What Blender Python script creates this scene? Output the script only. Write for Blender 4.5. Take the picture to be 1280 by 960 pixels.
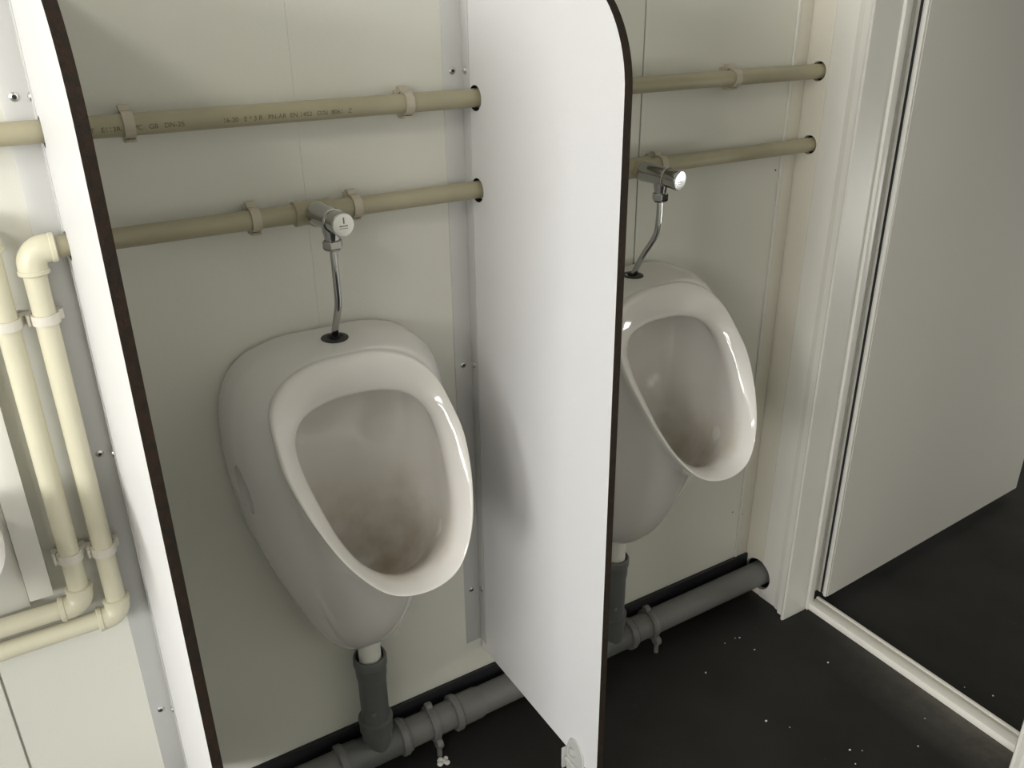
import bpy, bmesh, math, random
from mathutils import Vector, Matrix
random.seed(4)
PI = math.pi
for o in list(bpy.data.objects): bpy.data.objects.remove(o)
SC = bpy.context.scene
COL = SC.collection

# ---------------------------------------------------------------- camera
cam_d = bpy.data.cameras.new('camera'); cam = bpy.data.objects.new('camera', cam_d); COL.objects.link(cam)
right = Vector((0.85283025, -0.52207127, -0.01105259))
down = Vector((-0.22490522, -0.34812748, -0.91006862))
fwd = Vector((0.47127297, 0.77861983, -0.4143102))
M = Matrix((right, -down, -fwd)).transposed().to_4x4()
M.translation = Vector((0, -1.3, 1.464))
cam.matrix_world = M
cam_d.sensor_width = 36.0
cam_d.lens = 1072.4 / 1280 * 36
cam_d.clip_start = 0.02
SC.camera = cam
# ---------------------------------------------------------------- world, lights, exposure
w = bpy.data.worlds.new('world'); SC.world = w; w.use_nodes = True
w.node_tree.nodes['Background'].inputs[0].default_value = (0.80, 0.88, 1.0, 1)
w.node_tree.nodes['Background'].inputs[1].default_value = 1.2
SC.view_settings.view_transform = 'Standard'; SC.view_settings.look = 'None'
SC.view_settings.gamma = 1.0; SC.view_settings.use_curve_mapping = False
SC.view_settings.exposure = 0.78

def area(name, loc, target, sx, sy, power, colr):
    d = bpy.data.lights.new(name, 'AREA'); d.shape = 'RECTANGLE'; d.size = sx; d.size_y = sy
    d.energy = power; d.color = colr
    o = bpy.data.objects.new(name, d); COL.objects.link(o)
    o.location = loc
    o.rotation_euler = (Vector(target) - Vector(loc)).to_track_quat('-Z', 'Y').to_euler()
    return o
area('window_daylight', (-3.22, -1.95, 1.72), (0.3, -0.60, 1.0), 1.25, 0.95, 55, (1.0, 0.985, 0.96))
area('front_fill', (-2.75, -3.42, 1.55), (0.1, -0.2, 0.8), 1.0, 0.9, 25, (1.0, 0.975, 0.94))  # added fill from the front left; the front wall has no window
area('top_fill', (-0.95, -1.25, 2.28), (-0.5, -0.9, 0), 0.6, 0.12, 6.0, (1.0, 0.96, 0.88))  # unseen lamp added to lift the upper walls
area('corridor_fill', (3.5, -1.25, 0.55), (2.5, -0.2, 0.25), 0.5, 0.5, 6.0, (1.0, 0.98, 0.92))  # fill added to brighten the door leaf; the corridor has no window

# ---------------------------------------------------------------- materials
def mat(name, colr, rough=0.5, metal=0.0, bump=0.0, bscale=200.0, var=0.0, vscale=8.0, colr2=None, coat=0.0, spec=0.5, trans=0.0):
    m = bpy.data.materials.new(name); m.use_nodes = True
    nt = m.node_tree; b = nt.nodes['Principled BSDF']
    b.inputs['Base Color'].default_value = (*colr, 1); b.inputs['Roughness'].default_value = rough
    b.inputs['Metallic'].default_value = metal
    b.inputs['Specular IOR Level'].default_value = spec
    b.inputs['Coat Weight'].default_value = coat; b.inputs['Coat Roughness'].default_value = 0.05
    b.inputs['Transmission Weight'].default_value = trans
    tc = nt.nodes.new('ShaderNodeTexCoord')
    if var > 0:
        n = nt.nodes.new('ShaderNodeTexNoise'); n.inputs['Scale'].default_value = vscale; n.inputs['Detail'].default_value = 6
        nt.links.new(tc.outputs['Object'], n.inputs['Vector'])
        r = nt.nodes.new('ShaderNodeValToRGB')
        r.color_ramp.elements[0].position = 0.35; r.color_ramp.elements[1].position = 0.7
        c2 = colr2 or tuple(c * (1 - var) for c in colr)
        r.color_ramp.elements[0].color = (*c2, 1); r.color_ramp.elements[1].color = (*colr, 1)
        nt.links.new(n.outputs['Fac'], r.inputs['Fac']); nt.links.new(r.outputs['Color'], b.inputs['Base Color'])
    if bump > 0:
        n = nt.nodes.new('ShaderNodeTexNoise'); n.inputs['Scale'].default_value = bscale; n.inputs['Detail'].default_value = 3
        nt.links.new(tc.outputs['Object'], n.inputs['Vector'])
        bp = nt.nodes.new('ShaderNodeBump'); bp.inputs['Strength'].default_value = bump; bp.inputs['Distance'].default_value = 0.001
        nt.links.new(n.outputs['Fac'], bp.inputs['Height']); nt.links.new(bp.outputs['Normal'], b.inputs['Normal'])
    return m

M_WALL = mat('wall_laminate', (0.71, 0.705, 0.635), 0.38, bump=0.25, bscale=350, var=0.02, vscale=3)
M_CREAM = mat('corner_trim_cream', (0.70, 0.67, 0.58), 0.4, bump=0.1, var=0.05, vscale=5)
M_FRAME = mat('painted_steel_frame', (0.72, 0.71, 0.655), 0.35, var=0.04, vscale=6)
M_HPL = mat('white_compact_laminate', (0.72, 0.72, 0.725), 0.42, bump=0.35, bscale=500, var=0.015, vscale=5)
M_EDGE = mat('brown_laminate_edge', (0.013, 0.011, 0.008), 0.7, bump=0.5, bscale=300, var=0.4, vscale=90, colr2=(0.028, 0.016, 0.010), spec=0.25)
M_ALU = mat('anodised_aluminium', (0.60, 0.60, 0.585), 0.42, metal=0.25, bump=0.05)
M_CEIL = mat('ceiling_white', (0.78, 0.78, 0.75), 0.7)
M_BLACK = mat('black_skirting', (0.010, 0.011, 0.014), 0.55)
M_RUB = mat('black_rubber', (0.012, 0.012, 0.012), 0.45)
M_PIPE = mat('cream_pvc', (0.40, 0.365, 0.25), 0.38, var=0.10, vscale=12, bump=0.05)
M_PIPE_LIT = mat('lit_cream_pvc', (0.66, 0.63, 0.48), 0.38, var=0.06, vscale=12, bump=0.05)  # same plastic as M_PIPE, with direct light at left put into its colour
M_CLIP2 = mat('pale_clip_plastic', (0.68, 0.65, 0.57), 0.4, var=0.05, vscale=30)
M_CLIP = mat('beige_clip_plastic', (0.50, 0.45, 0.36), 0.4, var=0.06, vscale=30)
M_GREY = mat('grey_pvc', (0.125, 0.13, 0.128), 0.42, var=0.12, vscale=14, bump=0.1)
M_GREYL = mat('light_grey_pvc', (0.165, 0.165, 0.16), 0.42, var=0.08, vscale=14)
M_CHROME = mat('chrome', (0.46, 0.46, 0.455), 0.08, metal=1.0)
M_CHROMEB = mat('brushed_chrome', (0.70, 0.70, 0.69), 0.24, metal=1.0, bump=0.1, bscale=400)
M_INK = mat('pipe_print_ink', (0.10, 0.085, 0.06), 0.6)
M_WPLAST = mat('white_plastic', (0.76, 0.75, 0.69), 0.4, var=0.04, vscale=6)
M_CRUMB = mat('white_crumb', (0.75, 0.74, 0.70), 0.7)
M_DOOR = mat('door_leaf_paint', (0.53, 0.52, 0.465), 0.75, spec=0.2, bump=0.12, bscale=250, var=0.02, vscale=3)
M_CLEAR = mat('clear_plastic', (0.90, 0.90, 0.87), 0.12, trans=0.55)

# glazed ceramic with urine-scale stains low in the bowl (position in the object, not light)
def ceramic():
    m = mat('glazed_ceramic', (0.745, 0.72, 0.69), 0.10, coat=0.5, spec=0.5)
    nt = m.node_tree; b = nt.nodes['Principled BSDF']
    tc = nt.nodes.new('ShaderNodeTexCoord'); sp = nt.nodes.new('ShaderNodeSeparateXYZ'); nt.links.new(tc.outputs['Object'], sp.inputs[0])
    n = nt.nodes.new('ShaderNodeTexNoise'); n.inputs['Scale'].default_value = 14; n.inputs['Detail'].default_value = 8; nt.links.new(tc.outputs['Object'], n.inputs['Vector'])
    mz = nt.nodes.new('ShaderNodeMapRange'); mz.inputs[1].default_value = 0.74; mz.inputs[2].default_value = 0.56; nt.links.new(sp.outputs['Z'], mz.inputs[0])
    my = nt.nodes.new('ShaderNodeMapRange'); my.inputs[1].default_value = -0.235; my.inputs[2].default_value = -0.19; nt.links.new(sp.outputs['Y'], my.inputs[0])
    at = nt.nodes.new('ShaderNodeAttribute'); at.attribute_name = 'bowl'
    mu = nt.nodes.new('ShaderNodeMath'); mu.operation = 'MULTIPLY'; nt.links.new(mz.outputs[0], mu.inputs[0]); nt.links.new(at.outputs['Fac'], mu.inputs[1])
    mu2 = nt.nodes.new('ShaderNodeMath'); mu2.operation = 'MULTIPLY'; nt.links.new(mu.outputs[0], mu2.inputs[0])
    mr = nt.nodes.new('ShaderNodeMapRange'); mr.inputs[1].default_value = 0.3; mr.inputs[2].default_value = 0.65; nt.links.new(n.outputs['Fac'], mr.inputs[0])
    nt.links.new(mr.outputs[0], mu2.inputs[1])
    mx = nt.nodes.new('ShaderNodeMix'); mx.data_type = 'RGBA'
    mx.inputs[6].default_value = (0.745, 0.72, 0.69, 1); mx.inputs[7].default_value = (0.50, 0.43, 0.33, 1)
    nt.links.new(mu2.outputs[0], mx.inputs[0]); nt.links.new(mx.outputs[2], b.inputs['Base Color'])
    return m
M_CER = ceramic()

def floor_mat():
    m = mat('dark_vinyl_floor', (0.030, 0.030, 0.029), 0.5, spec=0.25, bump=0.25, bscale=120)
    nt = m.node_tree; b = nt.nodes['Principled BSDF']
    tc = nt.nodes.new('ShaderNodeTexCoord')
    n = nt.nodes.new('ShaderNodeTexNoise'); n.inputs['Scale'].default_value = 5; n.inputs['Detail'].default_value = 8; nt.links.new(tc.outputs['Object'], n.inputs['Vector'])
    r = nt.nodes.new('ShaderNodeValToRGB'); r.color_ramp.elements[0].position = .3; r.color_ramp.elements[1].position = .75
    r.color_ramp.elements[0].color = (0.014, 0.014, 0.013, 1); r.color_ramp.elements[1].color = (0.026, 0.025, 0.024, 1)
    nt.links.new(n.outputs['Fac'], r.inputs['Fac'])
    v = nt.nodes.new('ShaderNodeTexNoise'); v.inputs['Scale'].default_value = 90; v.inputs['Detail'].default_value = 4; nt.links.new(tc.outputs['Object'], v.inputs['Vector'])
    r2 = nt.nodes.new('ShaderNodeValToRGB'); r2.color_ramp.elements[0].position = .70; r2.color_ramp.elements[1].position = .78
    r2.color_ramp.elements[0].color = (0, 0, 0, 1); r2.color_ramp.elements[1].color = (1, 1, 1, 1)
    nt.links.new(v.outputs['Fac'], r2.inputs['Fac'])
    mx = nt.nodes.new('ShaderNodeMix'); mx.data_type = 'RGBA'; mx.inputs[7].default_value = (0.06, 0.058, 0.054, 1)
    nt.links.new(r2.outputs['Color'], mx.inputs[0]); nt.links.new(r.outputs['Color'], mx.inputs[6])
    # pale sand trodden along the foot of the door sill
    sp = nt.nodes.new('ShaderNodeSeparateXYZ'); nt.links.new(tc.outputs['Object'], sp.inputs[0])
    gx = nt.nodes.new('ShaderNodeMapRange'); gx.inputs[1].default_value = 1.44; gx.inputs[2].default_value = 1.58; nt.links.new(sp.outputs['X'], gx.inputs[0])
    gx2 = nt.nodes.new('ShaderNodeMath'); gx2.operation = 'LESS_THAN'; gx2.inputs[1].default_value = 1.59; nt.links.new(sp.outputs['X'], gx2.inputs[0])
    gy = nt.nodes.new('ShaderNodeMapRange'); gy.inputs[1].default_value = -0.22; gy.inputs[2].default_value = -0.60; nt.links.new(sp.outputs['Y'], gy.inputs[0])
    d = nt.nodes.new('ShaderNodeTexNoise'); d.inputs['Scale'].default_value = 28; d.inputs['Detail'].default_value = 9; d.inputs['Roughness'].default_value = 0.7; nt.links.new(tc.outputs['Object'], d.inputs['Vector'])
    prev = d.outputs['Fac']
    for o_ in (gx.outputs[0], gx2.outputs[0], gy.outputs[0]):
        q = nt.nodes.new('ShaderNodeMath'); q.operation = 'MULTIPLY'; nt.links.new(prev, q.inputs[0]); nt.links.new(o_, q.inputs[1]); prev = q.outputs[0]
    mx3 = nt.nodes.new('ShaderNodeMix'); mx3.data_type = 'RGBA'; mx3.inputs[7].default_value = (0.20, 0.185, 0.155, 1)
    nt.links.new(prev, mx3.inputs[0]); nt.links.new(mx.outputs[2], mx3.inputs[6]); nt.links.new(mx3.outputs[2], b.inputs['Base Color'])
    return m
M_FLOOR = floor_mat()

def pane_mat():
    m = bpy.data.materials.new('window_glass'); m.use_nodes = True; nt = m.node_tree
    out = nt.nodes['Material Output']; nt.nodes.remove(nt.nodes['Principled BSDF'])
    t = nt.nodes.new('ShaderNodeBsdfTransparent'); g = nt.nodes.new('ShaderNodeBsdfGlossy'); g.inputs['Roughness'].default_value = 0.02
    x = nt.nodes.new('ShaderNodeMixShader'); x.inputs[0].default_value = 0.06
    nt.links.new(t.outputs[0], x.inputs[1]); nt.links.new(g.outputs[0], x.inputs[2]); nt.links.new(x.outputs[0], out.inputs[0])
    return m
M_PANE = pane_mat()

# ---------------------------------------------------------------- helpers
def link(name, me, m, parent=None, smooth=True, ang=35):
    o = bpy.data.objects.new(name, me); COL.objects.link(o)
    if m is not None:
        for mm in (m if isinstance(m, (list, tuple)) else [m]): me.materials.append(mm)
    if smooth:
        me.shade_smooth() if hasattr(me, 'shade_smooth') else None
        try: me.set_sharp_from_angle(angle=math.radians(ang))
        except Exception: pass
    if parent is not None: o.parent = parent
    return o
def fin(name, bm, m, parent=None, smooth=True, ang=35):
    bmesh.ops.recalc_face_normals(bm, faces=bm.faces)
    me = bpy.data.meshes.new(name); bm.to_mesh(me); bm.free()
    return link(name, me, m, parent, smooth, ang)
def empty(name, loc=(0, 0, 0)):
    o = bpy.data.objects.new(name, None); COL.objects.link(o); o.location = loc; o.empty_display_size = 0.05
    return o
def tag(o, label, cat, group=None):
    o['label'] = label; o['category'] = cat
    if group: o['group'] = group
    return o
def struct(o): o['kind'] = 'structure'; return o
def box(bm, x0, x1, y0, y1, z0, z1, bev=0.0, seg=2):
    r = bmesh.ops.create_cube(bm, size=1)
    for v in r['verts']:
        v.co = Vector(((x0 + x1) / 2 + v.co.x * (x1 - x0), (y0 + y1) / 2 + v.co.y * (y1 - y0), (z0 + z1) / 2 + v.co.z * (z1 - z0)))
    if bev > 0:
        es = list({e for v in r['verts'] for e in v.link_edges})
        bmesh.ops.bevel(bm, geom=es, offset=bev, segments=seg, affect='EDGES', profile=0.5)
def boxo(name, x0, x1, y0, y1, z0, z1, m, parent=None, bev=0.0):
    bm = bmesh.new(); box(bm, x0, x1, y0, y1, z0, z1, bev); return fin(name, bm, m, parent)
def frame_of(d):
    d = Vector(d).normalized()
    a = Vector((0, 0, 1)) if abs(d.z) < 0.9 else Vector((0, 1, 0))
    u = d.cross(a).normalized(); v = d.cross(u).normalized()
    return d, u, v
def lathe(bm, origin, axis, prof, n=40, cap0=True, cap1=True):
    """prof: list of (distance along axis, radius)"""
    d, u, v = frame_of(axis); O = Vector(origin); rings = []
    for s, r in prof:
        rings.append([bm.verts.new(O + d * s + (u * math.cos(2 * PI * i / n) + v * math.sin(2 * PI * i / n)) * r) for i in range(n)])
    for a, b in zip(rings, rings[1:]):
        for i in range(n): bm.faces.new((a[i], a[(i + 1) % n], b[(i + 1) % n], b[i]))
    if cap0: bm.faces.new(rings[0])
    if cap1: bm.faces.new(rings[-1])
def tube(bm, pts, r, n=28, caps=True):
    pts = [Vector(p) for p in pts]; rings = []
    t0 = (pts[1] - pts[0]).normalized(); _, u, v = frame_of(t0)
    for k, p in enumerate(pts):
        t = (pts[min(k + 1, len(pts) - 1)] - pts[max(k - 1, 0)]).normalized()
        u = (u - t * u.dot(t)).normalized(); v = t.cross(u)
        rr = r[k] if isinstance(r, (list, tuple)) else r
        rings.append([bm.verts.new(p + (u * math.cos(2 * PI * i / n) + v * math.sin(2 * PI * i / n)) * rr) for i in range(n)])
    for a, b in zip(rings, rings[1:]):
        for i in range(n): bm.faces.new((a[i], a[(i + 1) % n], b[(i + 1) % n], b[i]))
    if caps: bm.faces.new(rings[0]); bm.faces.new(rings[-1])
def smooth_path(pts, n=8):
    pts = [Vector(p) for p in pts]; P = [pts[0] * 2 - pts[1]] + pts + [pts[-1] * 2 - pts[-2]]; out = []
    for i in range(1, len(P) - 2):
        for k in range(n):
            t = k / n
            out.append(0.5 * ((2 * P[i]) + (-P[i - 1] + P[i + 1]) * t + (2 * P[i - 1] - 5 * P[i] + 4 * P[i + 1] - P[i + 2]) * t * t + (-P[i - 1] + 3 * P[i] - 3 * P[i + 1] + P[i + 2]) * t ** 3))
    out.append(pts[-1]); return out
def cut_holes(o, cutters, mi=0):
    """cutters: list of (origin, axis, radius, length); real boolean holes, baked into the mesh"""
    bm = bmesh.new()
    for org, ax, r, ln in cutters:
        a = Vector(ax).normalized(); lathe(bm, Vector(org) - a * ln / 2, ax, [(0, r), (ln, r)], 36)
    for f in bm.faces: f.material_index = mi
    c = fin('cutter', bm, [M_HPL, M_EDGE] if mi else None, o.parent, False)
    md = o.modifiers.new('b', 'BOOLEAN'); md.operation = 'DIFFERENCE'; md.object = c; md.solver = 'EXACT'
    dg = bpy.context.evaluated_depsgraph_get(); dg.update()
    me = bpy.data.meshes.new_from_object(o.evaluated_get(dg)); o.modifiers.clear(); o.data = me
    bpy.data.objects.remove(c)

# key places
YP, RP = -0.035, 0.0145          # supply pipe centre line off the wall, radius
ZU, ZL = 1.312, 1.165            # upper and lower supply pipe
XW = 1.509                       # right wall face
YD, ZD, RD = -0.048, 0.062, 0.033

# ================================================================= SETTING
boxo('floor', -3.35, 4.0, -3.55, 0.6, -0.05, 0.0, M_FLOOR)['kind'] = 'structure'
boxo('ceiling', -3.35, 4.0, -3.55, 0.6, 2.35, 2.4, M_CEIL)['kind'] = 'structure'
wb = struct(boxo('wall_back', -3.30, XW + 0.10, 0.006, 0.06, 0, 2.35, M_FRAME))
seams = [-3.30, -2.45, -1.87, -1.30, -0.727, -0.153, 0.418, 1.076, XW]
gaps = [0.001, 0.0018, 0.0018, 0.0018, 0.0018, 0.0018, 0.0001, 0.0016, 0.0]
for i in range(len(seams) - 1):
    pn = boxo('panel', seams[i] + gaps[i], seams[i + 1] - gaps[i + 1], 0.0, 0.006, 0.0, 2.35, M_WALL, wb, bev=(0.0009 if i not in (5, 6) else 0.0002))
    pn.data.shade_flat()
# skirting
struct(boxo('baseboard_back', -3.29, XW - 0.001, -0.010, 0.0, 0, 0.104, M_BLACK, bev=0.002))
# right wall: hole strip, panel
wr = struct(empty('wall_right', (0, 0, 0)))
sA = boxo('panel', XW, XW + 0.012, -0.0605, 0.006, 0, 2.35, M_CREAM, wr, bev=0.0006)
cut_holes(sA, [((XW, YP, ZU), (1, 0, 0), 0.0195, 0.1), ((XW, YP, ZL), (1, 0, 0), 0.0195, 0.1), ((XW, YD, ZD), (1, 0, 0), 0.043, 0.1)])
sB = boxo('panel', XW - 0.0012, XW + 0.012, -0.118, -0.062, 0, 2.35, M_FRAME, wr, bev=0.0006)
cut_holes(sB, [((XW, YD, ZD), (1, 0, 0), 0.043, 0.1)])
sc = boxo('wall_core', XW + 0.012, XW + 0.075, -0.158, 0.05, 0, 2.35, M_BLACK, wr)
cut_holes(sc, [((XW, YP, ZU), (1, 0, 0), 0.0195, 0.12), ((XW, YP, ZL), (1, 0, 0), 0.0195, 0.12), ((XW, YD, ZD), (1, 0, 0), 0.043, 0.12)])
boxo('wall_core', XW, XW + 0.075, -0.162, 0.05, 2.10, 2.35, M_FRAME, wr)
boxo('wall_core', XW, XW + 0.075, -3.5, -0.80, 0, 2.35, M_WALL, wr)
boxo('wall_core', XW, XW + 0.075, -0.80, -0.15, 2.10, 2.35, M_WALL, wr)
# corner trim on the back wall
t1 = struct(empty('trim_1', (0, 0, 0)))
boxo('flange', XW - 0.038, XW - 0.0005, -0.0035, 0.0, 0.104, 2.35, M_CREAM, t1, bev=0.0012)
boxo('flange', XW - 0.044, XW - 0.036, -0.0055, 0.0, 0.104, 2.35, M_FRAME, t1, bev=0.0018)

for nm_, (hx, hz) in zip(('drill_hole',) * 3, ((1.455, 1.112), (1.442, 0.160 + .09), (1.474, 0.235))):
    bm = bmesh.new(); lathe(bm, (hx, -0.0002 if hx < 1.47 else -0.0036, hz), (0, -1, 0), [(0, .0022), (.0003, .0018)], 12); fin('drill_hole', bm, M_RUB, wb)
# far shell
struct(boxo('wall_left', -3.35, -3.30, -3.55, 0.06, 0, 1.20, M_WALL))
wl = struct(empty('window_1'))
bm = bmesh.new(); box(bm, -3.35, -3.30, -3.55, -2.75, 1.20, 2.35); box(bm, -3.35, -3.30, -1.15, 0.06, 1.20, 2.35); box(bm, -3.35, -3.30, -2.75, -1.15, 2.22, 2.35)
fin('wall_panel', bm, M_WALL, wl, False)
bm = bmesh.new()
for a in ((-3.34, -3.29, -2.75, -2.71, 1.20, 2.22), (-3.34, -3.29, -1.19, -1.15, 1.20, 2.22), (-3.34, -3.29, -2.71, -1.19, 1.20, 1.24), (-3.34, -3.29, -2.71, -1.19, 2.18, 2.22)): box(bm, *a)
fin('window_frame', bm, M_FRAME, wl, False)
struct(boxo('wall_front', -3.30, XW, -3.55, -3.50, 0, 2.35, M_WALL))
struct(boxo('wall_corridor_end', 3.95, 4.0, -3.5, 0.6, 0, 2.35, M_WALL))
struct(boxo('wall_corridor_back', XW + 0.10, 3.95, 0.25, 0.30, 0, 2.35, M_WALL))
struct(boxo('wall_corridor_front', XW + 0.075, 3.95, -3.50, -3.45, 0, 2.35, M_WALL))

# ================================================================= DOOR
dr = struct(empty('door_1', (1.55, -0.17, 0)))
dr.matrix_world = Matrix.Translation((0, 0, 0))
def casing(y0, s, nm='casing'):
    """pressed-steel jamb: y0 = opening edge, s = -1 leads away from the opening"""
    bm = bmesh.new()
    pr = [(XW + .012, 0.046), (XW - .001, 0.046), (XW - .003, 0.044), (XW - .006, 0.030), (XW - .012, 0.026), (XW - .013, 0.010), (XW - .024, 0.004), (XW - .026, -0.001), (XW - .022, -0.0035), (XW + 0.010, -0.0035), (XW + 0.058, -0.0035), (XW + 0.060, 0.0), (XW + .060, 0.02)]
    ring0 = [bm.verts.new((x, y0 + s * yy, 0.0)) for x, yy in pr]; ring1 = [bm.verts.new((x, y0 + s * yy, 2.14)) for x, yy in pr]
    for i in range(len(pr) - 1): bm.faces.new((ring0[i], ring0[i + 1], ring1[i + 1], ring1[i]))
    bm.faces.new((ring0[-1], ring0[0], ring1[0], ring1[-1])); bm.faces.new(ring0); bm.faces.new(ring1)
    return fin(nm, bm, M_FRAME, dr, True, 25)
casing(-0.162, 1)
casing(-0.752, -1)
# inner frame lip + hinge rebate
boxo('door_frame', XW + 0.060, XW + 0.080, -0.172, -0.12, 0.0, 2.10, M_FRAME, dr, bev=0.002)
boxo('door_frame', XW + 0.081, XW + 0.098, -0.150, -0.12, 0.0, 2.10, M_FRAME, dr, bev=0.003)
boxo('door_frame', XW + 0.060, XW + 0.080, -0.79, -0.742, 0.0, 2.10, M_FRAME, dr, bev=0.002)
# threshold: stepped sill
bm = bmesh.new()
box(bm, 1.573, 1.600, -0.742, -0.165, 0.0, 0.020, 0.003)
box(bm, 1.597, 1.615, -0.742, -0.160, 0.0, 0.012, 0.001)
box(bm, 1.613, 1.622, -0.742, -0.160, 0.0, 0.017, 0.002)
fin('threshold', bm, mat('lit_threshold_paint', (0.86, 0.84, 0.77), 0.35, var=0.06, vscale=9), dr)  # frame paint made paler, direct light on the sill put into its colour
# leaf, swung open into the corridor
lf = empty('door_leaf', (1.6235, -0.186, 0)); lf.parent = dr; lf.rotation_euler = (0, 0, math.atan2(0.046, 0.928))
bm = bmesh.new(); box(bm, 0.0, 0.930, 0.0, 0.040, 0.030, 2.07, 0.0012)
leaf = fin('leaf_panel', bm, M_DOOR, lf)
boxo('edge_strip', -0.006, 0.0, 0.002, 0.010, 0.030, 2.07, M_FRAME, lf, bev=0.001)
boxo('edge_strip', -0.014, 0.0, 0.030, 0.040, 0.034, 2.07, M_FRAME, lf, bev=0.002)
boxo('rubber_seal', -0.004, 0.0, 0.016, 0.020, 0.034, 2.07, M_BLACK, lf)

# ================================================================= PARTITIONS
def partition(X, depth, bot, label, foot):
    t = empty('urinal_partition', (X, 0, bot)); tag(t, label, 'partition', 'white privacy partitions')
    th = 0.0125; R = 0.15; top = 1.50
    out = [(-0.004, 0.0), (-0.004, top - bot)]
    out.append((-(depth - R), top - bot))
    for k in range(1, 21):
        a = PI / 2 * k / 20; out.append((-(depth - R) - R * math.sin(a), top - bot - R + R * math.cos(a)))
    out.append((-depth, 0.004)); out.append((-depth + 0.004, 0.0))
    bm = bmesh.new()
    a = [bm.verts.new((0, y, z)) for y, z in out]; b = [bm.verts.new((th, y, z)) for y, z in out]
    f0 = bm.faces.new(a); f1 = bm.faces.new(b); n = len(out)
    for i in range(n):
        f = bm.faces.new((a[i], a[(i + 1) % n], b[(i + 1) % n], b[i])); f.material_index = 1
    p = fin('board', bm, [M_HPL, M_EDGE], t, False)
    cut_holes(p, [((0, YP - .005, ZU - bot), (1, 0, 0), 0.0200, 0.1), ((0, YP - .005, ZL - bot), (1, 0, 0), 0.0200, 0.1)], 1)
    # aluminium angle with rivets
    bt = (0.187 if foot else 0.168) - bot
    g = boxo('wall_bracket', -0.036, -0.0012, -0.0018, 0.0, bt, top - bot - 0.02, M_ALU, t, bev=0.0004)
    h = boxo('side_bracket', -0.0018, 0.0, -0.024, -0.0018, bt, top - bot - 0.02, M_ALU, t, bev=0.0004)
    cut_holes(h, [((0, YP - .005, ZU - bot), (1, 0, 0), 0.0200, 0.1), ((0, YP - .005, ZL - bot), (1, 0, 0), 0.0200, 0.1)])
    for zz in (1.352, 0.838, 0.325):
        bm = bmesh.new(); lathe(bm, (-0.0195, -0.0018, zz - bot), (0, -1, 0), [(0, 0.0060), (0.0012, 0.0057), (0.0022, 0.0042), (0.0026, 0.0028), (0.0004, 0.0022)], 20)
        r = fin('rivet', bm, M_CHROMEB, g)
        bm = bmesh.new(); lathe(bm, (-0.0195, -0.0019, zz - bot), (0, -1, 0), [(0.0008, 0.0025), (0.0016, 0.0022)], 14); fin('rivet_core', bm, M_RUB, g)
        bm = bmesh.new(); lathe(bm, (-0.0018, -0.012, zz - bot), (-1, 0, 0), [(0, 0.0060), (0.0014, 0.0056), (0.0030, 0.0036), (0.0036, 0.001)], 20)
        fin('rivet', bm, M_CHROMEB, h)
    if foot:
        # clear plastic shoe at the lower front corner
        bm = bmesh.new(); pts = []
        yc, hw = -0.358, 0.026
        for k in range(17):
            aa = PI * k / 16; pts.append((yc - hw * math.cos(aa), 0.008 + 0.034 * math.sin(aa)))
        pts = [(yc - hw, -0.050)] + pts + [(yc + hw, -0.050)]
        A = [bm.verts.new((-0.0002, y, z)) for y, z in pts]; B = [bm.verts.new((-0.004, yc + (y - yc) * .93, z - 0.001)) for y, z in pts]
        bm.faces.new(A); bm.faces.new(B)
        for i in range(len(pts)): bm.faces.new((A[i], A[(i + 1) % len(pts)], B[(i + 1) % len(pts)], B[i]))
        sh = fin('foot_bracket', bm, M_CLEAR, t, True, 50); sh['label'] = 'clear plastic foot bracket'
        bm = bmesh.new(); lathe(bm, (-0.004, yc + 0.006, 0.010), (-1, 0, 0), [(0, 0.010), (0.003, 0.0095), (0.006, 0.006), (0.0075, 0.001)], 24); fin('boss', bm, M_CLEAR, sh)
        bm = bmesh.new(); box(bm, -0.010, -0.0045, yc - hw + .002, yc + hw - .002, -0.020, -0.015, .001); box(bm, -0.013, -0.001, yc + hw - 0.001, yc + hw + 0.004, -0.045, 0.004, .0015); fin('rib', bm, M_CLEAR, sh)
        bm = bmesh.new(); lathe(bm, (th / 2, yc, -bot), (0, 0, 1), [(0, 0.022), (0.004, 0.022), (0.007, 0.009), (bot - 0.045, 0.009)], 24); fin('foot', bm, M_WPLAST, t)
    return t
partition(0.0755, 0.462, 0.165, 'white partition with dark edge at left, beside the pair of vertical cream pipes', False)
partition(0.700, 0.421, 0.165, 'white partition with brown edge and clear foot, between the two urinals', True)

# ================================================================= URINALS
def half_spline(ctrl, n):
    """ctrl: half outline (dx >= 0) top -> bottom; returns closed loop of 2n points"""
    full = ctrl + [(-x, y, z) for x, y, z in ctrl[-2:0:-1]]
    L = len(full); out = []
    m = 2 * n // L
    V = [Vector(p) for p in full]
    for i in range(L):
        p0, p1, p2, p3 = V[i - 1], V[i], V[(i + 1) % L], V[(i + 2) % L]
        for k in range(m):
            t = k / m
            out.append(0.5 * ((2 * p1) + (-p0 + p2) * t + (2 * p0 - 5 * p1 + 4 * p2 - p3) * t * t + (-p0 + 3 * p1 - 3 * p2 + p3) * t ** 3))
    return out
BK = [(0, .968), (.075, .967), (.140, .945), (.176, .895), (.187, .81), (.178, .70), (.150, .58), (.105, .455), (.055, .365), (0, .345)]
OU = [(0, .963), (.055, .960), (.103, .942), (.134, .910), (.144, .865), (.145, .820), (.130, .757), (.103, .693), (.060, .643), (0, .628)]
IN = [(0, .896), (.046, .893), (.086, .880), (.108, .855), (.113, .820), (.108, .775), (.097, .722), (.076, .676), (.042, .646), (0, .636)]
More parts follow.
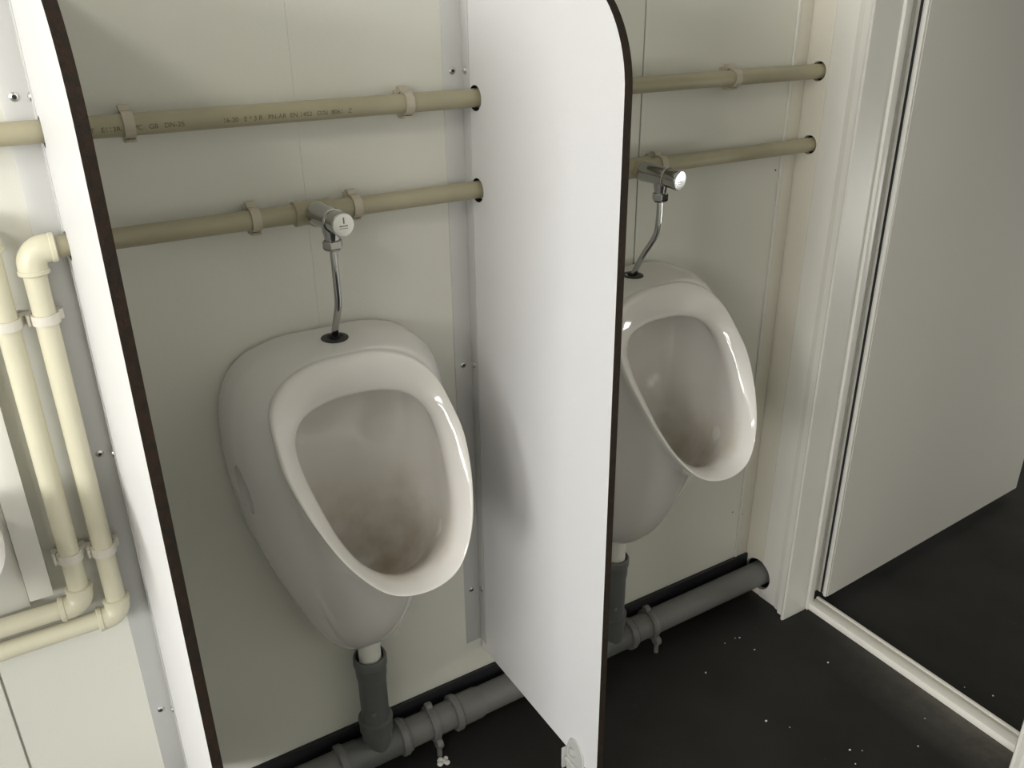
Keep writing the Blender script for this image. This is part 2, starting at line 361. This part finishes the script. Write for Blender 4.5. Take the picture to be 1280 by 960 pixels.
def interp(tab, z):
    for (z0, y0), (z1, y1) in zip(tab, tab[1:]):
        if z <= z1: return y0 + (y1 - y0) * (z - z0) / (z1 - z0)
    return tab[-1][1]
TO = [(.60, -.350), (.665, -.342), (.695, -.326), (.72, -.310), (.745, -.295), (.77, -.280), (.795, -.262), (.82, -.239), (.845, -.214), (.87, -.187), (.895, -.161), (.92, -.138), (.945, -.121), (.965, -.114)]
TO = [(.55, -.40)] + TO[1:]
TO.append((1.1, -.10))
def po(z): return .42 * interp(TO, z) + .58 * (-.150 - .42 * (.965 - z))
def pi_(z): return po(z + .008) + .024
def urinal_body_mesh():
    def mixc(A, B, k): return [(a[0] * (1 - k) + b[0] * k, a[1] * (1 - k) + b[1] * k) for a, b in zip(A, B)]
    rings = []
    def ring(c, yf):
        rings.append([(x, (yf(i, z) if callable(yf) else yf), z) for i, (x, z) in enumerate(c)])
    w9 = [i / 9 for i in range(10)]                      # 0 top .. 1 bottom
    ring(BK, 0.0)
    ring([(x * 1.0, z) for x, z in BK], -0.004)
    ring([(x * 1.005, z) for x, z in BK], lambda i, z: -0.03 - 0.005 * w9[i])
    ring([(x * .985, z + .004 * w9[i]) for i, (x, z) in enumerate(BK)], lambda i, z: [-.06, -.06, -.062, -.068, -.07, -.07, -.075, -.080, -.085, -.085][i])
    c = mixc(BK, OU, .40); c = [(x * s, z + dz) for (x, z), s, dz in zip(c, [1, 1, 1, 1, .995, .99, .98, .96, .95, 1], [0, 0, 0, 0, 0, 0, 0, -.025, -.04, -.048])]
    ring(c, lambda i, z: [-.095, -.095, -.098, -.105, -.115, -.125, -.135, -.135, -.135, -.135][i])
    c = mixc(BK, OU, .75); c = [(x * s, z + dz) for (x, z), s, dz in zip(c, [1, 1, .98, .95, .92, .90, .88, .88, .88, 1], [0, 0, 0, 0, 0, 0, 0, -.02, -.03, -.035])]
    ring(c, lambda i, z: [-.122, -.122, -.125, -.135, -.150, -.165, -.172, -.175, -.178, -.178][i])
    c = mixc(BK, OU, .98); c = [(x * s, z + dz) for (x, z), s, dz in zip(c, [1, 1, .99, .975, .96, .95, .94, .93, .93, 1], [0, 0, 0, 0, 0, 0, 0, .004, .004, .002])]
    ring(c, lambda i, z: po(z) + [.016, .016, .018, .026, .034, .04, .048, .062, .078, .085][i])
    ring([(x * 1.0, z) for x, z in OU], lambda i, z: po(z) + [.008, .008, .009, .012, .014, .016, .018, .022, .026, .028][i])
    c = [(x * .997, z) for x, z in OU]; ring(c, lambda i, z: po(z) + [.001, .001, .001, .002, .003, .003, .004, .006, .007, .007][i])
    def band(k, dy):
        c = mixc(OU, IN, k); rings.append([(x, po(OU[i][1]) * (1 - k) + pi_(IN[i][1]) * k + dy, z) for i, (x, z) in enumerate(c)])
    band(.12, -.004); band(.5, -.005); band(.88, -.001)
    nb = len(rings)
    ring([(x, z) for x, z in IN], lambda i, z: pi_(z) + .008)
    def inner(sx, zc, up, dn, ky, dy):
        rings.append([(x * sx, pi_(z) * ky + dy, zc + (z - zc) * (up if z > zc else dn)) for x, z in IN])
    inner(1.0, .79, 1.0, 1.0, 1.0, .020)
    inner(1.05, .79, 1.10, 1.12, .86, .014)
    inner(1.08, .79, 1.14, 1.45, .62, .0)
    inner(1.04, .79, 1.12, 1.75, .40, .0)
    inner(.96, .78, 1.05, 1.8, .22, -.008)
    inner(.80, .78, .85, 1.6, .08, -.030)
    inner(.46, .77, .5, 1.0, 0, -.038)
    inner(.10, .76, .2, .3, 0, -.037)
    bm = bmesh.new(); N = None; VR = []
    lay = bm.verts.layers.float.new('bowl')
    for k, rg in enumerate(rings):
        pts = half_spline(rg, 54); N = len(pts)
        vs = []
        pts = [Vector((p.x + (.85 - p.z) * .10 * max(0, min(1, (-p.y - .05) / .10)) * (0, 0, 0, 0, 0, .15, .6, 1)[min(k, 7)], p.y, p.z)) for p in pts]
        for p in pts:
            # mounting recess in the flank of the shell
            v = bm.verts.new(p); v[lay] = 1.0 if k >= nb else 0.0; vs.append(v)
        VR.append(vs)
    for a, b in zip(VR, VR[1:]):
        for i in range(N): bm.faces.new((a[i], a[(i + 1) % N], b[(i + 1) % N], b[i]))
    bm.faces.new(VR[-1]); bm.faces.new(VR[0])
    bmesh.ops.recalc_face_normals(bm, faces=bm.faces)
    bmesh.ops.subdivide_edges(bm, edges=[e for e in bm.edges if (abs(e.verts[0].co.y) < .09 and abs(e.verts[1].co.y) < .12 and e.calc_length() > .012 and abs(e.verts[0].co.x) > .12)], cuts=1)
    me = bpy.data.meshes.new('urinal_bowl'); bm.to_mesh(me); bm.free()
    return me
def bake(o):
    dg = bpy.context.evaluated_depsgraph_get(); dg.update()
    me = bpy.data.meshes.new_from_object(o.evaluated_get(dg)); o.modifiers.clear(); o.data = me
tmp = link('tmp', urinal_body_mesh(), M_CER, None, False)
sb = tmp.modifiers.new('s', 'SUBSURF'); sb.levels = 2; sb.render_levels = 2
bake(tmp)
for sx in (-1, 1):                   # oval fixing recess on both flanks
    bm = bmesh.new(); bmesh.ops.create_uvsphere(bm, u_segments=32, v_segments=20, radius=1)
    mt_ = Matrix.Translation((sx * .172, -.078, .752)) @ Matrix.Rotation(math.radians(11 * sx), 4, 'Y') @ Matrix.Rotation(math.radians(-6), 4, 'X') @ Matrix.Diagonal((.022, .017, .046, 1))
    bmesh.ops.transform(bm, matrix=mt_, verts=bm.verts)
    cc = fin('cutter', bm, None, None)
    md = tmp.modifiers.new('b', 'BOOLEAN'); md.operation = 'DIFFERENCE'; md.object = cc; md.solver = 'EXACT'
    bake(tmp); bpy.data.objects.remove(cc)
URINAL = tmp.data; bpy.data.objects.remove(tmp)
URINAL.shade_smooth(); URINAL.set_sharp_from_angle(angle=math.radians(40))

def urinal(cx, xin, label):
    t = empty('urinal', (cx, 0, 0)); tag(t, label, 'urinal', 'white ceramic wall urinals')
    o = bpy.data.objects.new('bowl', URINAL); COL.objects.link(o); o.parent = t
    dx = xin - cx; sx_ = .010 if cx < .6 else -.022
    bm = bmesh.new(); lathe(bm, (dx, -0.062, 0.9655), (0, 0, 1), [(0, 0.0215), (0.0015, 0.0225), (0.0035, 0.0215), (0.0045, 0.014), (0.0025, 0.012), (0.0025, 0.009), (0.008, 0.0085), (0.009, 0.006)], 40)
    s = fin('inlet_seal', bm, M_RUB, t); s['label'] = 'black rubber inlet seal'
    bm = bmesh.new(); lathe(bm, (sx_, -0.052, 0.405), (0, 0, -1), [(0, 0.0215), (0.12, 0.0215)], 32); fin('outlet_spout', bm, M_WPLAST, t)
    return t
urinal(0.418, 0.420, 'white ceramic urinal between the two partitions, fully in view')
urinal(1.045, 1.022, 'white ceramic urinal nearest the door, partly behind the right partition')

# ================================================================= SUPPLY PIPES
def pipe_print(parent, x, z, s, size):
    cu = bpy.data.curves.new('t', 'FONT'); cu.body = s; cu.size = size; cu.align_x = 'LEFT'
    o = bpy.data.objects.new('t', cu); COL.objects.link(o)
    dg = bpy.context.evaluated_depsgraph_get(); dg.update()
    me = bpy.data.meshes.new_from_object(o.evaluated_get(dg)); bpy.data.objects.remove(o)
    r = RP + 0.00025
    for v in me.vertices:
        a = -0.40 + v.co.y / r
        v.co = Vector((x + v.co.x, YP - r * math.cos(a), z + r * math.sin(a)))
    return link('printed_marking', me, M_INK, parent, False)
up = tag(empty('supply_pipe', (0.4, YP, ZU)), 'upper cream plastic water pipe with printed marking, running through both partitions', 'pipe')
up.location = (0, 0, 0)
bm = bmesh.new(); tube(bm, [(-1.0, YP, ZU), (0.4, YP, ZU), (1.575, YP, ZU)], RP, 36); fin('pipe_run', bm, M_PIPE, up)
pipe_print(up, 0.118, ZU, 'KTT   E113R    PVC   GB   DN-25', 0.0092)
pipe_print(up, 0.298, ZU, '16-20   E * 3 R   PN-AR  EN 1452   DIN  8061   Z', 0.0092)
pipe_print(up, -0.03, ZU, 'PN16 EN1452 PVC', 0.0070)
lp = tag(empty('supply_pipe', (0, 0, 0)), 'lower cream plastic water pipe that feeds both flush valves and turns down at left', 'pipe')
def elbow_fit(parent, corner, d1, d2, R=0.0185, L=0.031):
    """socket elbow: arms from corner along d1 and d2"""
    c = Vector(corner); d1 = Vector(d1); d2 = Vector(d2); rb = 0.020
    pts = [c + d1 * L, c + d1 * (rb + .001)]
    for k in range(1, 10):
        a = PI / 2 * k / 10
        cen = c + d1 * rb + d2 * rb
        pts.append(cen - d2 * rb * math.cos(a) - d1 * rb * math.sin(a))
    pts += [c + d2 * (rb + .001), c + d2 * L]
    bm = bmesh.new(); tube(bm, pts, R, 32)
    lathe(bm, c + d1 * (L - .006), d1, [(0, R), (0.001, R + .0012), (.006, R + .0012), (.0075, R - .001), (0.0075, RP)], 32)
    lathe(bm, c + d2 * (L - .006), d2, [(0, R), (0.001, R + .0012), (.006, R + .0012), (.0075, R - .001), (0.0075, RP)], 32)
    return fin('elbow', bm, M_PIPE_LIT, parent, True, 40)
XV1, XV2 = 0.029, -0.017           # the two vertical runs left of the first partition
def tee_fit(parent, x, z, half=0.030):
    bm = bmesh.new()
    lathe(bm, (x - half, YP, z), (1, 0, 0), [(0, RP), (0, 0.0178), (.001, .0190), (.008, .0190), (.010, .0183), (2 * half - .010, .0183), (2 * half - .008, .0190), (2 * half - .001, .0190), (2 * half, .0178), (2 * half, RP)], 36)
    lathe(bm, (x, YP, z), (0, -1, 0), [(0, 0.0185), (0.024, 0.0185), (.026, .0175)], 36)
    return fin('tee', bm, M_PIPE, parent, True, 40)
bm = bmesh.new(); tube(bm, [(XV1 + .02, YP, ZL), (0.4, YP, ZL), (1.575, YP, ZL)], RP, 36); fin('pipe_run', bm, M_PIPE, lp)
elbow_fit(lp, (XV1, YP, ZL), (1, 0, 0), (0, 0, -1))
tee_fit(lp, 0.415, ZL); tee_fit(lp, 1.040, ZL)
ZB1, ZB2 = 0.572, 0.612
bm = bmesh.new(); tube(bm, [(XV1, YP, ZL - .02), (XV1, YP, .9), (XV1, YP, ZB1 + .02)], RP, 36); fin('pipe_drop', bm, M_PIPE_LIT, lp)
elbow_fit(lp, (XV1, YP, ZB1), (0, 0, 1), (-1, 0, 0))
bm = bmesh.new(); tube(bm, [(XV1 - .02, YP, ZB1), (-.3, YP, ZB1), (-1.0, YP, ZB1)], RP, 36); fin('pipe_return', bm, M_PIPE_LIT, lp)
vp = tag(empty('supply_pipe', (0, 0, 0)), 'cream plastic vertical water pipe at far left, bending left at its foot', 'pipe')
bm = bmesh.new(); tube(bm, [(XV2, YP, ZU - .0), (XV2, YP, .9), (XV2, YP, ZB2 + .02)][1:], RP, 36)
tube(bm, [(XV2, YP, 1.18), (XV2, YP, .9)], RP, 36)
fin('pipe_drop', bm, M_PIPE_LIT, vp)
elbow_fit(vp, (XV2, YP, ZB2), (0, 0, 1), (-1, 0, 0))
elbow_fit(vp, (XV2, YP, 1.20), (0, 0, -1), (-1, 0, 0))
bm = bmesh.new(); tube(bm, [(XV2 - .02, YP, ZB2), (-.3, YP, ZB2), (-1.0, YP, ZB2)], RP, 36)
fin('pipe_return', bm, M_PIPE_LIT, vp)
bm = bmesh.new(); tube(bm, [(XV2 - .02, YP, 1.20), (-.3, YP, 1.20), (-1.0, YP, 1.20)], RP, 36)
fin('pipe_run', bm, M_PIPE_LIT, vp)

# ---- pipe clips
def clip_mesh():
    bm = bmesh.new(); wv = 0.0068; ri, ro = RP + .0003, RP + 0.0033
    # band, C shaped, open to the wall, with a hooked lug at either end  (profile in local (y,z), extruded in x)
    def ext(prof):
        A = [bm.verts.new((-wv, y, z)) for y, z in prof]; B = [bm.verts.new((wv, y, z)) for y, z in prof]
        bm.faces.new(A); bm.faces.new(B)
        for i in range(len(prof)): bm.faces.new((A[i], A[(i + 1) % len(prof)], B[(i + 1) % len(prof)], B[i]))
    n = 20; a0, a1 = -1.95, 1.95
    prev = None
    for k in range(n):
        t0 = a0 + (a1 - a0) * k / n; t1 = a0 + (a1 - a0) * (k + 1) / n
        f = lambda r, t: (YP - r * math.cos(t), r * math.sin(t))
        ext([f(ri, t0), f(ro, t0), f(ro, t1), f(ri, t1)])
    bmesh.ops.remove_doubles(bm, verts=bm.verts, dist=1e-6)
    ext([(-.030, -.0185), (-.0385, -.0185), (-.041, -.022), (-.028, -.0235)])
    ext([(-.018, .013), (-.030, .0175), (-.024, .0235), (-.014, .0235), (-.012, .019)])
    ext([(-.018, -.013), (-.030, -.0175), (-.024, -.0235), (-.014, -.0235), (-.012, -.019)])
    ext([(-.0005, .017), (-.0005, -.017), (-.020, -.010), (-.0205, 0), (-.020, .010)])
    bmesh.ops.recalc_face_normals(bm, faces=bm.faces)
    me = bpy.data.meshes.new('pipe_clip'); bm.to_mesh(me); bm.free(); return me
CLIP = clip_mesh(); CLIP.materials.append(M_CLIP)
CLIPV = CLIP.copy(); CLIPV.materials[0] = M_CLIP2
clips = [
 (0.178, ZU, 0, 'beige clip on the upper pipe, just right of the dark-edged left partition'),
 (0.582, ZU, 0, 'beige clip on the upper pipe, left of the hole in the middle partition'),
 (0.326, ZL, 0, 'beige clip on the lower pipe, left of the front flush valve'),
 (0.484, ZL, 0, 'beige clip on the lower pipe, right of the front flush valve'),
 (1.272, ZU, 0, 'beige clip on the upper pipe, above the far urinal near the corner'),
 (1.100, ZL, 0, 'beige clip on the lower pipe, just above the far flush valve'),
 (XV1, 1.071, 1, 'cream clip under the elbow, upper clip of the right vertical pipe'),
 (XV1, 0.695, 1, 'cream clip near the bottom of the right vertical pipe'),
 (XV2, 1.071, 1, 'cream clip at left picture edge, upper clip of the left vertical pipe'),
 (XV2, 0.700, 1, 'cream clip near the bottom of the left vertical pipe')]
for x, z, vert, lab in clips:
    o = bpy.data.objects.new('pipe_clip', CLIPV if vert else CLIP); COL.objects.link(o); o.location = (x, 0, z)
    if vert: o.rotation_euler = (0, PI / 2, 0)
    tag(o, lab, 'pipe clip', 'clips holding the cream pipes')

# ================================================================= FLUSH VALVES
def flush_valve(x0, xs, dirx, label, tubepts, turn):
    t = tag(empty('flush_valve', (0, 0, 0)), label, 'flush valve', 'chrome flush valves')
    ax = Vector((dirx, -1, -0.02 - turn)).normalized(); O = Vector((x0, YP - .022, ZL + .002 - turn * .04))
    bm = bmesh.new(); lathe(bm, O, ax, [(-.004, .0170), (0, .0185), (.004, .0190), (.020, .0178), (.045, .0170), (.050, .0168)], 48)
    fin('valve_body', bm, M_CHROME, t)
    bm = bmesh.new(); lathe(bm, O, ax, [(.050, .0150), (.051, .0182), (.054, .0186), (.0555, .0178), (.056, .0155)], 48); fin('ring', bm, M_CHROME, t)
    bm = bmesh.new(); lathe(bm, O, ax, [(.056, .0165), (.072, .0172), (.080, .0180), (.0825, .0178), (.0835, .0170)], 48); bt = fin('push_button', bm, M_CHROME, t)
    bm = bmesh.new(); lathe(bm, O, ax, [(.0830, .0168), (.0845, .0162), (.0850, .010), (.0851, .001)], 48); fc = fin('button_face', bm, M_CHROMEB, bt)
    # engraved mark: short raised stroke and a line of small dots
    d, u, v = ax, Vector((1, dirx, 0)).normalized(), Vector((0, 0, 1))
    bm = bmesh.new(); C0 = O + d * .0850
    def dab(a, b, wa, wb):
        c = C0 + u * a + v * b
        vs = [bm.verts.new(c + u * (sx * wa) + v * (sz * wb) + d * dd) for dd in (0, .0004) for sx, sz in ((-1, -1), (1, -1), (1, 1), (-1, 1))]
        for f in ((0, 1, 2, 3), (4, 5, 6, 7), (0, 1, 5, 4), (1, 2, 6, 5), (2, 3, 7, 6), (3, 0, 4, 7)): bm.faces.new([vs[i] for i in f])
    dab(.0005, .0065, .0011, .0045)
    for k in range(5): dab(-.0055 + k * .0027, -.0012, .0008, .0011)
    dab(0, -.0048, .0065, .0003)
    fin('engraved_mark', bm, M_GREYL, bt, False)
    # outlet neck and hexagonal nut
    nk = O + ax * 0.042
    bm = bmesh.new(); lathe(bm, nk, (0, 0, -1), [(0.0, .0135), (.018, .0135), (.024, .0118), (.034, .0112)], 36); fin('outlet_neck', bm, M_CHROME, t)
    bm = bmesh.new(); a = Vector((nk.x, nk.y, nk.z - .030))
    lathe(bm, a, (0, 0, -1), [(0, .0130), (.002, .0158), (.013, .0158), (.017, .0120)], 6); nt_ = fin('hex_nut', bm, M_CHROME, t, False)
    md = nt_.modifiers.new('bv', 'BEVEL'); md.width = .0012; md.segments = 2; bake(nt_)
    bm = bmesh.new(); tube(bm, smooth_path([a + Vector((0, 0, -.010))] + [Vector(p) for p in tubepts], 10), .0056, 24); fin('flush_tube', bm, M_CHROME, t)
    return t
flush_valve(0.4150, 0.417, 0.10, 'chrome push-button flush valve above the front urinal', [(0.4195, -.0985, 1.07), (0.4205, -.092, 1.03), (0.4185, -.075, 0.99), (0.420, -.062, .968)], 0)
flush_valve(1.041, 1.022, 0.22, 'chrome push-button flush valve above the far urinal, with curved flush tube', [(1.049, -.099, 1.085), (1.046, -.096, 1.05), (1.032, -.080, 1.01), (1.022, -.064, .968)], 0.08)

# ================================================================= DRAIN
dp = tag(empty('drain_pipe', (0, 0, 0)), 'grey plastic waste pipe along the floor with a riser to each urinal', 'pipe')
bm = bmesh.new(); tube(bm, [(-1.0, YD, ZD), (0.4, YD, ZD), (1.580, YD, ZD)], RD - .002, 40); fin('pipe_run', bm, M_GREYL, dp)
def collar(x, m=M_GREYL, r=RD):
    bm = bmesh.new(); lathe(bm, (x - .009, YD, ZD), (1, 0, 0), [(0, r), (.0, r + .004), (.002, r + .0062), (.013, r + .0062), (.017, r + .003), (.018, r)], 44); return fin('collar', bm, m, dp)
for xr, zt in ((0.428, 0.335), (1.022, 0.335)):
    bm = bmesh.new()
    lathe(bm, (xr - .075, YD, ZD), (1, 0, 0), [(0, RD - .002), (0, RD + .002), (.03, RD + .002), (.034, RD), (.116, RD), (.12, RD + .002), (.14, RD + .002), (.14, RD)], 44)
    lathe(bm, (xr, YD, ZD), (0, 0, 1), [(0, RD - .003), (.045, RD - .003), (.055, RD), (.080, RD), (.082, RD + .0015), (.086, RD + .0015), (.088, RD - .002)], 44)
    fin('tee_fitting', bm, M_GREY, dp)
    collar(xr - .078); collar(xr + .052)
    bm = bmesh.new()
    lathe(bm, (xr, YD - .002, ZD + .08), (0, 0, 1), [(0, .0275), (.103, .0275), (.113, .0285), (.120, .0300), (.143, .0300), (.146, .0325), (.161, .0325), (.165, .0305), (.165, .0275), (.153, .0255), (.13, .0250)], 44, True, True)
    fin('riser', bm, M_GREY, dp)
    bm = bmesh.new(); lathe(bm, (xr - .012, YD - .027, ZD + .118), (0, -1, 0), [(0, .005), (.003, .0045), (.0035, .001)], 16); fin('plug', bm, M_GREYL, dp)
for x in (0.605,):
    collar(x)
    bm = bmesh.new(); lathe(bm, (x, YD, ZD), (1, 0, 0), [(0, RD + .001), (.052, RD + .001), (.062, RD - .0015)], 44); fin('socket', bm, M_GREYL, dp)
def clamp(x, lab):
    t = tag(empty('pipe_clamp', (x, 0, 0)), lab, 'clamp', 'grey clamps on the waste pipe')
    bm = bmesh.new(); lathe(bm, (-.008, YD, ZD), (1, 0, 0), [(0, RD - .001), (0, RD + .003), (.003, RD + .0045), (.013, RD + .0045), (.016, RD + .003), (.016, RD - .001)], 40)
    for s, (yy, zz) in ((1, (-.030, .101)), (-1, (-.073, .037))):
        lathe(bm, (-.007, yy - .008, zz - .002), (1, 0, 0), [(0, .0105), (.002, .0125), (.012, .0125), (.014, .0105)] if s < 0 else [(0, .0085), (.002, .010), (.012, .010), (.014, .0085)], 24)
    fin('band', bm, M_GREYL, t)
    bm = bmesh.new(); lathe(bm, (.0072, -.084, .034), (1, 0, 0), [(0, .0045), (.001, .0035)], 16); fin('bolt', bm, M_RUB, t)
    bm = bmesh.new(); tube(bm, [(0, -.082, .028), (0, -.082, 0)], .0055, 16); fin('stud', bm, M_GREYL, t)
clamp(0.548, 'grey clamp with a lug on the waste pipe, right of the front riser')
clamp(1.138, 'grey clamp with a lug on the waste pipe, beside the far riser')

# ================================================================= LEFT BAY: batten, board, basin
bt = boxo('cable_trunking', -0.0845, -0.0515, -0.024, -0.0005, 0.634, 1.12, M_WPLAST, None, bev=0.001)
tag(bt, 'white vertical trunking at left picture edge, ending above the bent pipes', 'trunking')
bd = boxo('backing_board', -0.60, -0.0855, -0.012, -0.0005, 0.618, 0.98, M_WPLAST, None, bev=0.0015)
tag(bd, 'white board behind the basin, left of the vertical trunking', 'board')
# wash basin, only its right flank enters the frame
def basin():
    t = tag(empty('wash_basin', (-0.30, -0.013, 0.835)), 'white ceramic basin, only its rounded right edge at the left border', 'basin')
    bm = bmesh.new()
    prof = [(.08, -.10), (.15, -.07), (.205, -.02), (.218, 0), (.214, .008), (.202, .006), (.18, -.02), (.12, -.055), (.03, -.065)]
    n = 64; rings = []
    for s, z in prof:
        rg = []
        for i in range(n):
            a = 2 * PI * i / n
            ca, sa = math.cos(a), math.sin(a)
            x = s * math.copysign(abs(ca) ** .75, ca); y = -.175 + s * .76 * math.copysign(abs(sa) ** .75, sa)
            rg.append(bm.verts.new((x, min(y, -.003), z)))
        rings.append(rg)
    for a, b in zip(rings, rings[1:]):
        for i in range(n): bm.faces.new((a[i], a[(i + 1) % n], b[(i + 1) % n], b[i]))
    bm.faces.new(rings[0]); bm.faces.new(rings[-1])
    fin('bowl', bm, M_CER, t)
    return t
basin()

# ================================================================= crumbs on the floor
bm = bmesh.new()
spots = [(1.30, -.15), (1.335, -.15), (1.345, -.155), (1.19, -.20), (1.345, -.205), (1.23, -.42), (1.29, -.53), (1.31, -.545), (1.27, -.56), (1.42, -.60), (1.50, -.56), (1.46, -.33), (1.51, -.145), (1.05, -.5), (1.2, -.38), (1.66, -.55), (1.69, -.60)]
for x, y in spots:
    r = random.uniform(.0012, .0028)
    q = bmesh.ops.create_icosphere(bm, subdivisions=1, radius=r)
    for v in q['verts']: v.co = Vector((x + v.co.x * random.uniform(.7, 1.6), y + v.co.y, r * .5 + v.co.z * .6))
o = fin('floor_crumbs', bm, M_CRUMB, None, False); o['kind'] = 'stuff'; tag(o, 'tiny white crumbs scattered on the dark floor', 'debris')
bm = bmesh.new()
for k in range(9):
    r = random.uniform(.003, .007)
    q = bmesh.ops.create_icosphere(bm, subdivisions=2, radius=r)
    bx_, by_ = (.545 + random.uniform(-.012, .012)), -.100 + random.uniform(-.009, .009)
    for v in q['verts']: v.co = Vector((bx_ + v.co.x, by_ + v.co.y, r * .4 + v.co.z * .6))
o = fin('plaster_lump', bm, M_CRUMB, None); tag(o, 'small white lump of filler under the grey pipe clamp', 'debris')
